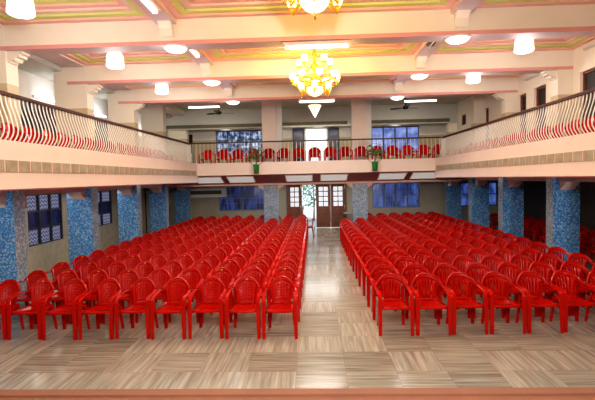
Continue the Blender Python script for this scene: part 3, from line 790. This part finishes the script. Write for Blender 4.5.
# wall battens in the left gallery and on the right upper wall
def wall_batten(x, y, z, s, L, label, lit):
    t = empty('wall_tube_light', (x, y, z)); tag(t, label, 'lamp', 'wall mounted tube lights')
    mb = MB(); mb.box((min(0, s*0.05), -L/2, -0.03), (max(0, s*0.05), L/2, 0.03), M['metalwhite']); mb.build('housing', t)
    mb = MB(); mb.tube([(s*0.07, -L/2+0.03, 0), (s*0.07, L/2-0.03, 0)], 0.022, M['tube'] if lit else M['metalwhite'], 8); mb.build('tube', t)
    if lit: point((x+s*0.35, y, z), 9, (0.95, 1, 0.97), 0.2)
wall_batten(WL, 12.05, 4.72, 1, 1.1, 'glowing tube light on left gallery wall nearest the stage', True)
wall_batten(WL, 14.95, 4.72, 1, 1.1, 'glowing tube light on left gallery wall between second and third pillars', True)
wall_batten(WL, 18.7, 4.55, 1, 0.8, 'glowing tube light on left gallery wall at its far end', True)
wall_batten(WRU, 10.4, 5.30, -1, 1.0, 'unlit tube fitting on right upper wall above the nearest dark doorway', False)
wall_batten(WRU, 13.3, 5.22, -1, 1.0, 'unlit tube fitting on right upper wall between two dark doorways', False)
# square panels in the sloped soffit
sl = math.atan2(0.36, 1.1)
for i, x in enumerate((-4.25, -2.95, -0.60, 0.80, 3.12, 4.42)):
    t = empty('soffit_light_panel', (x, 18.02, 2.428)); t.rotation_euler = (-sl, 0, 0)
    tag(t, 'pale light panel in the maroon balcony underside, %s from the left' % ORD[i], 'lamp', 'light panels under the back balcony')
    mb = MB(); mb.box((-0.52, -0.36, -0.012), (0.52, 0.36, 0.01), M['panel']); mb.build('diffuser', t)
    mb = MB()
    for a, b in (((-0.55,-0.39),(0.55,-0.36)), ((-0.55,0.36),(0.55,0.39)), ((-0.55,-0.36),(-0.52,0.36)), ((0.52,-0.36),(0.55,0.36))): mb.box((a[0],a[1],-0.02), (b[0],b[1],0.01), M['metalwhite'])
    mb.build('frame', t)
# ceiling fans
for x, l in ((-3.75, 'left'), (3.65, 'right')):
    t = empty('ceiling_fan', (x, 17.85, 5.10)); tag(t, 'black three-bladed ceiling fan above the back balcony on the %s' % l, 'fan', 'ceiling fans')
    mb = MB(); mb.lathe([(0, -0.06), (0.09, -0.05), (0.12, 0), (0.09, 0.06), (0.02, 0.09), (0.015, 0.44), (0.06, 0.46), (0.06, 0.515), (0, 0.515)], M['black']); mb.build('motor', t)
    for k in range(3):
        a = k*2*PI/3+0.5; mb = MB(); c, s = math.cos(a), math.sin(a)
        mb.strip([(0.1*c, 0.1*s, 0), (0.3*c, 0.3*s, 0.005), (0.62*c, 0.62*s, 0.0)], [0.06, 0.16, 0.14], 0.014, M['black'], side=(-s, c, 0.15)); mb.build('blade', t)

# ------------------------------------------------------------------ plants, air conditioner, small things
def plant(x, label):
    t = empty('hanging_palm', (x, 17.355, 2.66)); tag(t, label, 'plant', 'potted palms on the back balcony front')
    mb = MB(); mb.lathe([(0, 0), (0.085, 0), (0.10, 0.05), (0.115, 0.28), (0.13, 0.32), (0.12, 0.34), (0.10, 0.33), (0.10, 0.30), (0, 0.30)], M['pot']); mb.build('pot', t)
    mb = MB(); mb.tube([(0, 0, 0.3), (0.01, 0, 0.55), (-0.01, 0.0, 0.80)], [0.025, 0.02, 0.015], M['stem'], 6); mb.build('stem', t)
    mb = MB()
    for k in range(16):
        a = 2*PI*k/16 + jit(0.2); l = random.uniform(0.25, 0.42); up = random.uniform(0.05, 0.32)
        c, s = math.cos(a), math.sin(a)*0.22; b = Vector((0, 0, 0.62+jit(0.12)))
        P = [b + Vector((c*l*q, s*l*q, up*math.sin(q*2.4)*1.0 - 0.12*q*q)) for q in (0, 0.25, 0.5, 0.75, 1)]
        mb.strip(P, [0.01, 0.05, 0.06, 0.04, 0.008], 0.004, M['leaf'], side=(0.1, 0.3, 1))
    mb.build('foliage', t)
    mb = MB(); mb.tube([(0.36*math.cos(2*PI*k/28), 0.02, 0.68+0.36*math.sin(2*PI*k/28)) for k in range(29)], 0.008, M['black'], 5, cap=False)
    mb.tube([(0, 0.02, 0.3), (0, 0.02, 0.33)], 0.012, M['black'], 5); mb.tube([(-0.36, 0.02, 0.68), (0, 0.03, 0.6), (0.36, 0.02, 0.68)], 0.006, M['black'], 5); mb.build('wire_hoop', t)
    mb = MB(); mb.box((-0.06, 0.04, 0.06), (0.06, 0.143, 0.09), M['black']); mb.box((-0.11, -0.1, -0.012), (0.11, 0.143, 0.0), M['black']); mb.build('bracket', t)
plant(-2.24, 'palm in a green pot on the back balcony front, left one')
plant(2.36, 'palm in a green pot on the back balcony front, right one')
t = empty('wall_mounted_air_conditioner', (-5.25, YB-0.452, 1.60)); tag(t, 'wide white air conditioner with a dark slot high on the back wall', 'air conditioner')
mb = MB(); mb.box((-1.0, 0, 0), (1.0, 0.45, 0.48), M['acwhite']); mb.build('casing', t, bevel=0.02)
mb = MB(); mb.box((-0.88, -0.012, 0.15), (0.82, 0.0, 0.33), M['darkvent'])
for k in range(4): mb.box((-0.88, -0.02, 0.165+0.042*k), (0.82, -0.012, 0.178+0.042*k), M['black'])
mb.build('louvre', t)
t = empty('switch_box', (WL, 10.72, 1.82)); tag(t, 'small brown and orange box on left wall beside the lattice window', 'box')
mb = MB(); mb.box((0, -0.17, 0), (0.10, 0.17, 0.34), M['boxbrown']); mb.build('casing', t, bevel=0.01)
mb = MB(); mb.box((0.10, -0.11, 0.06), (0.112, 0.11, 0.27), M['boxorange']); mb.build('door', t)
# dim furniture among the far left pillars
t = empty('stair_handrail', (-6.75, 18.4, 0)); tag(t, 'black sloping stair handrail behind the far left pillars', 'handrail')
mb = MB(); mb.tube([(-0.2, -0.3, 2.15), (0, 0.4, 1.85), (0.25, 1.3, 1.3)], 0.04, M['black'], 8); mb.build('rail', t)
for q in ((-0.2, -0.3, 2.1), (0.25, 1.3, 1.3)):
    mb = MB(); mb.tube([(q[0], q[1], 0), q], 0.025, M['black'], 6); mb.build('post', t)
t = empty('dark_side_chair', (-6.45, 16.3, 0), math.radians(60)); tag(t, 'dark wooden chair standing behind the pillars at left', 'chair')
mb = MB(); mb.box((-0.24, -0.24, 0.42), (0.24, 0.24, 0.46), M['wood']); mb.build('seat', t, bevel=0.01)
mb = MB()
for x in (-0.22, 0.22): mb.tube([(x, 0.22, 0.45), (x, 0.30, 1.02)], 0.025, M['black'], 6)
for z in (0.62, 0.78, 0.97): mb.tube([(-0.22, 0.25+0.1*(z-0.6), z), (0.22, 0.25+0.1*(z-0.6), z)], 0.022, M['black'], 6)
mb.build('backrest', t)
for x in (-0.21, 0.21):
    for y in (-0.21, 0.21): mb = MB(); mb.tube([(x, y, 0), (x, y, 0.43)], 0.022, M['black'], 6); mb.build('leg', t)
t = empty('small_desk', (1.75, 21.1, 0)); tag(t, 'small grey desk against the back wall beside the entrance door', 'desk')
mb = MB(); mb.box((-0.38, -0.3, 0.70), (0.38, 0.3, 0.75), M['desk']); mb.build('table_top', t, bevel=0.008)
for x in (-0.34, 0.34):
    for y in (-0.26, 0.26): mb = MB(); mb.box((x-0.02, y-0.02, 0), (x+0.02, y+0.02, 0.70), M['black']); mb.build('leg', t)
for x, y, l in ((1.53, 18.60, 'right'), (-1.45, 18.60, 'left')):
    pass
t = empty('wall_camera', (5.55, 18.55, 2.02)); tag(t, 'small white camera under the beam at the far right pillar', 'camera')
mb = MB(); mb.box((-0.05, -0.14, -0.05), (0.05, 0.04, 0.03), M['white']); mb.build('housing', t, bevel=0.01)
mb = MB(); mb.tube([(0, 0, 0.03), (0, 0, 0.11)], 0.015, M['white'], 6); mb.build('bracket', t)

# ------------------------------------------------------------------ lights
WARM = (1.0, 0.70, 0.24); NEU = (1.0, 0.95, 0.89); COOL = (1.0, 0.97, 0.95)
for x, y, z, lab in CH:
    for a in range(3):
        c, s = math.cos(a*2.1), math.sin(a*2.1)
        point((x+0.75*c, y+0.75*s, z+0.55), 48, WARM, 0.12)
for x, y, l in DR: point((x, y, 4.70), 46, COOL, 0.18)
for i in range(3):
    for x in (-2.68, 2.72): point((x, PY[1+i]-0.05, 4.55), 9, COOL, 0.18)
area((0.1, 8.5, 4.85), (0.1, 8.5, 0), 1.3, 48, NEU, 0.2)
area((0.1, 11.57, 4.85), (0.1, 11.57, 0), 1.3, 55, NEU, 0.2)
area((0.1, 14.57, 4.85), (0.1, 14.57, 0), 1.3, 60, NEU, 0.2)
for x in (-4.2, 4.1): area((x, 18.4, 5.15), (x, 19.4, 3), 1.2, 20, (1, 0.97, 0.85), 0.2)
area((0.1, 19.8, 4.7), (0.1, 20.8, 3), 3.0, 16, (1, 0.95, 0.8), 0.3)
for x in (-3.6, 0.1, 3.77): area((x, 18.1, 2.2), (x, 17.0, 0), 1.6, 12, (0.95, 1, 0.97), 0.5)
area((0.1, 20.3, 2.3), (0.1, 20.3, 0), 6.0, 30, (1, 0.98, 0.9), 0.6)  # fill added to brighten the rear wall, no fixture modelled
# stage lights above and behind the photographer, then added gallery and pillar fills
area((-2.5, 1.6, 5.0), (-1.5, 11.0, 0.4), 0.5, 44, NEU, 0.3)
area((2.9, 1.6, 5.0), (1.8, 11.0, 0.4), 0.5, 44, NEU, 0.3)
area((0.2, 0.4, 3.4), (0.2, 14.0, 3.4), 0.4, 235, COOL, 0.3)
area((-6.6, 11.5, 2.15), (-6.6, 11.5, 0), 0.5, 26, NEU, 7.0)  # fill added under the left gallery, no fixture there
for x, tx, p in ((-4.9, -6.3, 9), (5.1, 6.5, 18)):  # side floods added to brighten pillar fronts and corbels
    o_ = area((x, 2.4, 1.9), (tx, 12.0, 1.75), 0.5, p, NEU, 0.4); o_.data.spread = math.radians(70)
sun = bpy.data.lights.new('daylight', 'SUN'); sun.energy = 3.0; sun.angle = 0.05
so = bpy.data.objects.new('daylight', sun); COL.objects.link(so); so.rotation_euler = (math.radians(42), 0, math.radians(15))
w = bpy.data.worlds.new('sky'); bpy.context.scene.world = w; w.use_nodes = True
bg = w.node_tree.nodes['Background']; bg.inputs[0].default_value = (0.75, 0.87, 1, 1); bg.inputs[1].default_value = 1.2

# ------------------------------------------------------------------ camera
cam = bpy.data.cameras.new('camera'); co = bpy.data.objects.new('camera', cam); COL.objects.link(co)
cam.sensor_width = 36; cam.lens = 446/595*36; cam.clip_end = 200; cam.clip_start = 0.05
yaw, pitch, roll = map(math.radians, (2.178, 2.777, -1.26))
co.matrix_world = Matrix.Translation((0, 0, 2.42)) @ (Matrix.Rotation(yaw, 4, 'Z') @ Matrix.Rotation(PI/2-pitch, 4, 'X') @ Matrix.Rotation(roll, 4, 'Z'))
sc = bpy.context.scene; sc.camera = co
sc.view_settings.view_transform = 'Standard'; sc.view_settings.look = 'Medium High Contrast'; sc.view_settings.exposure = 0.0
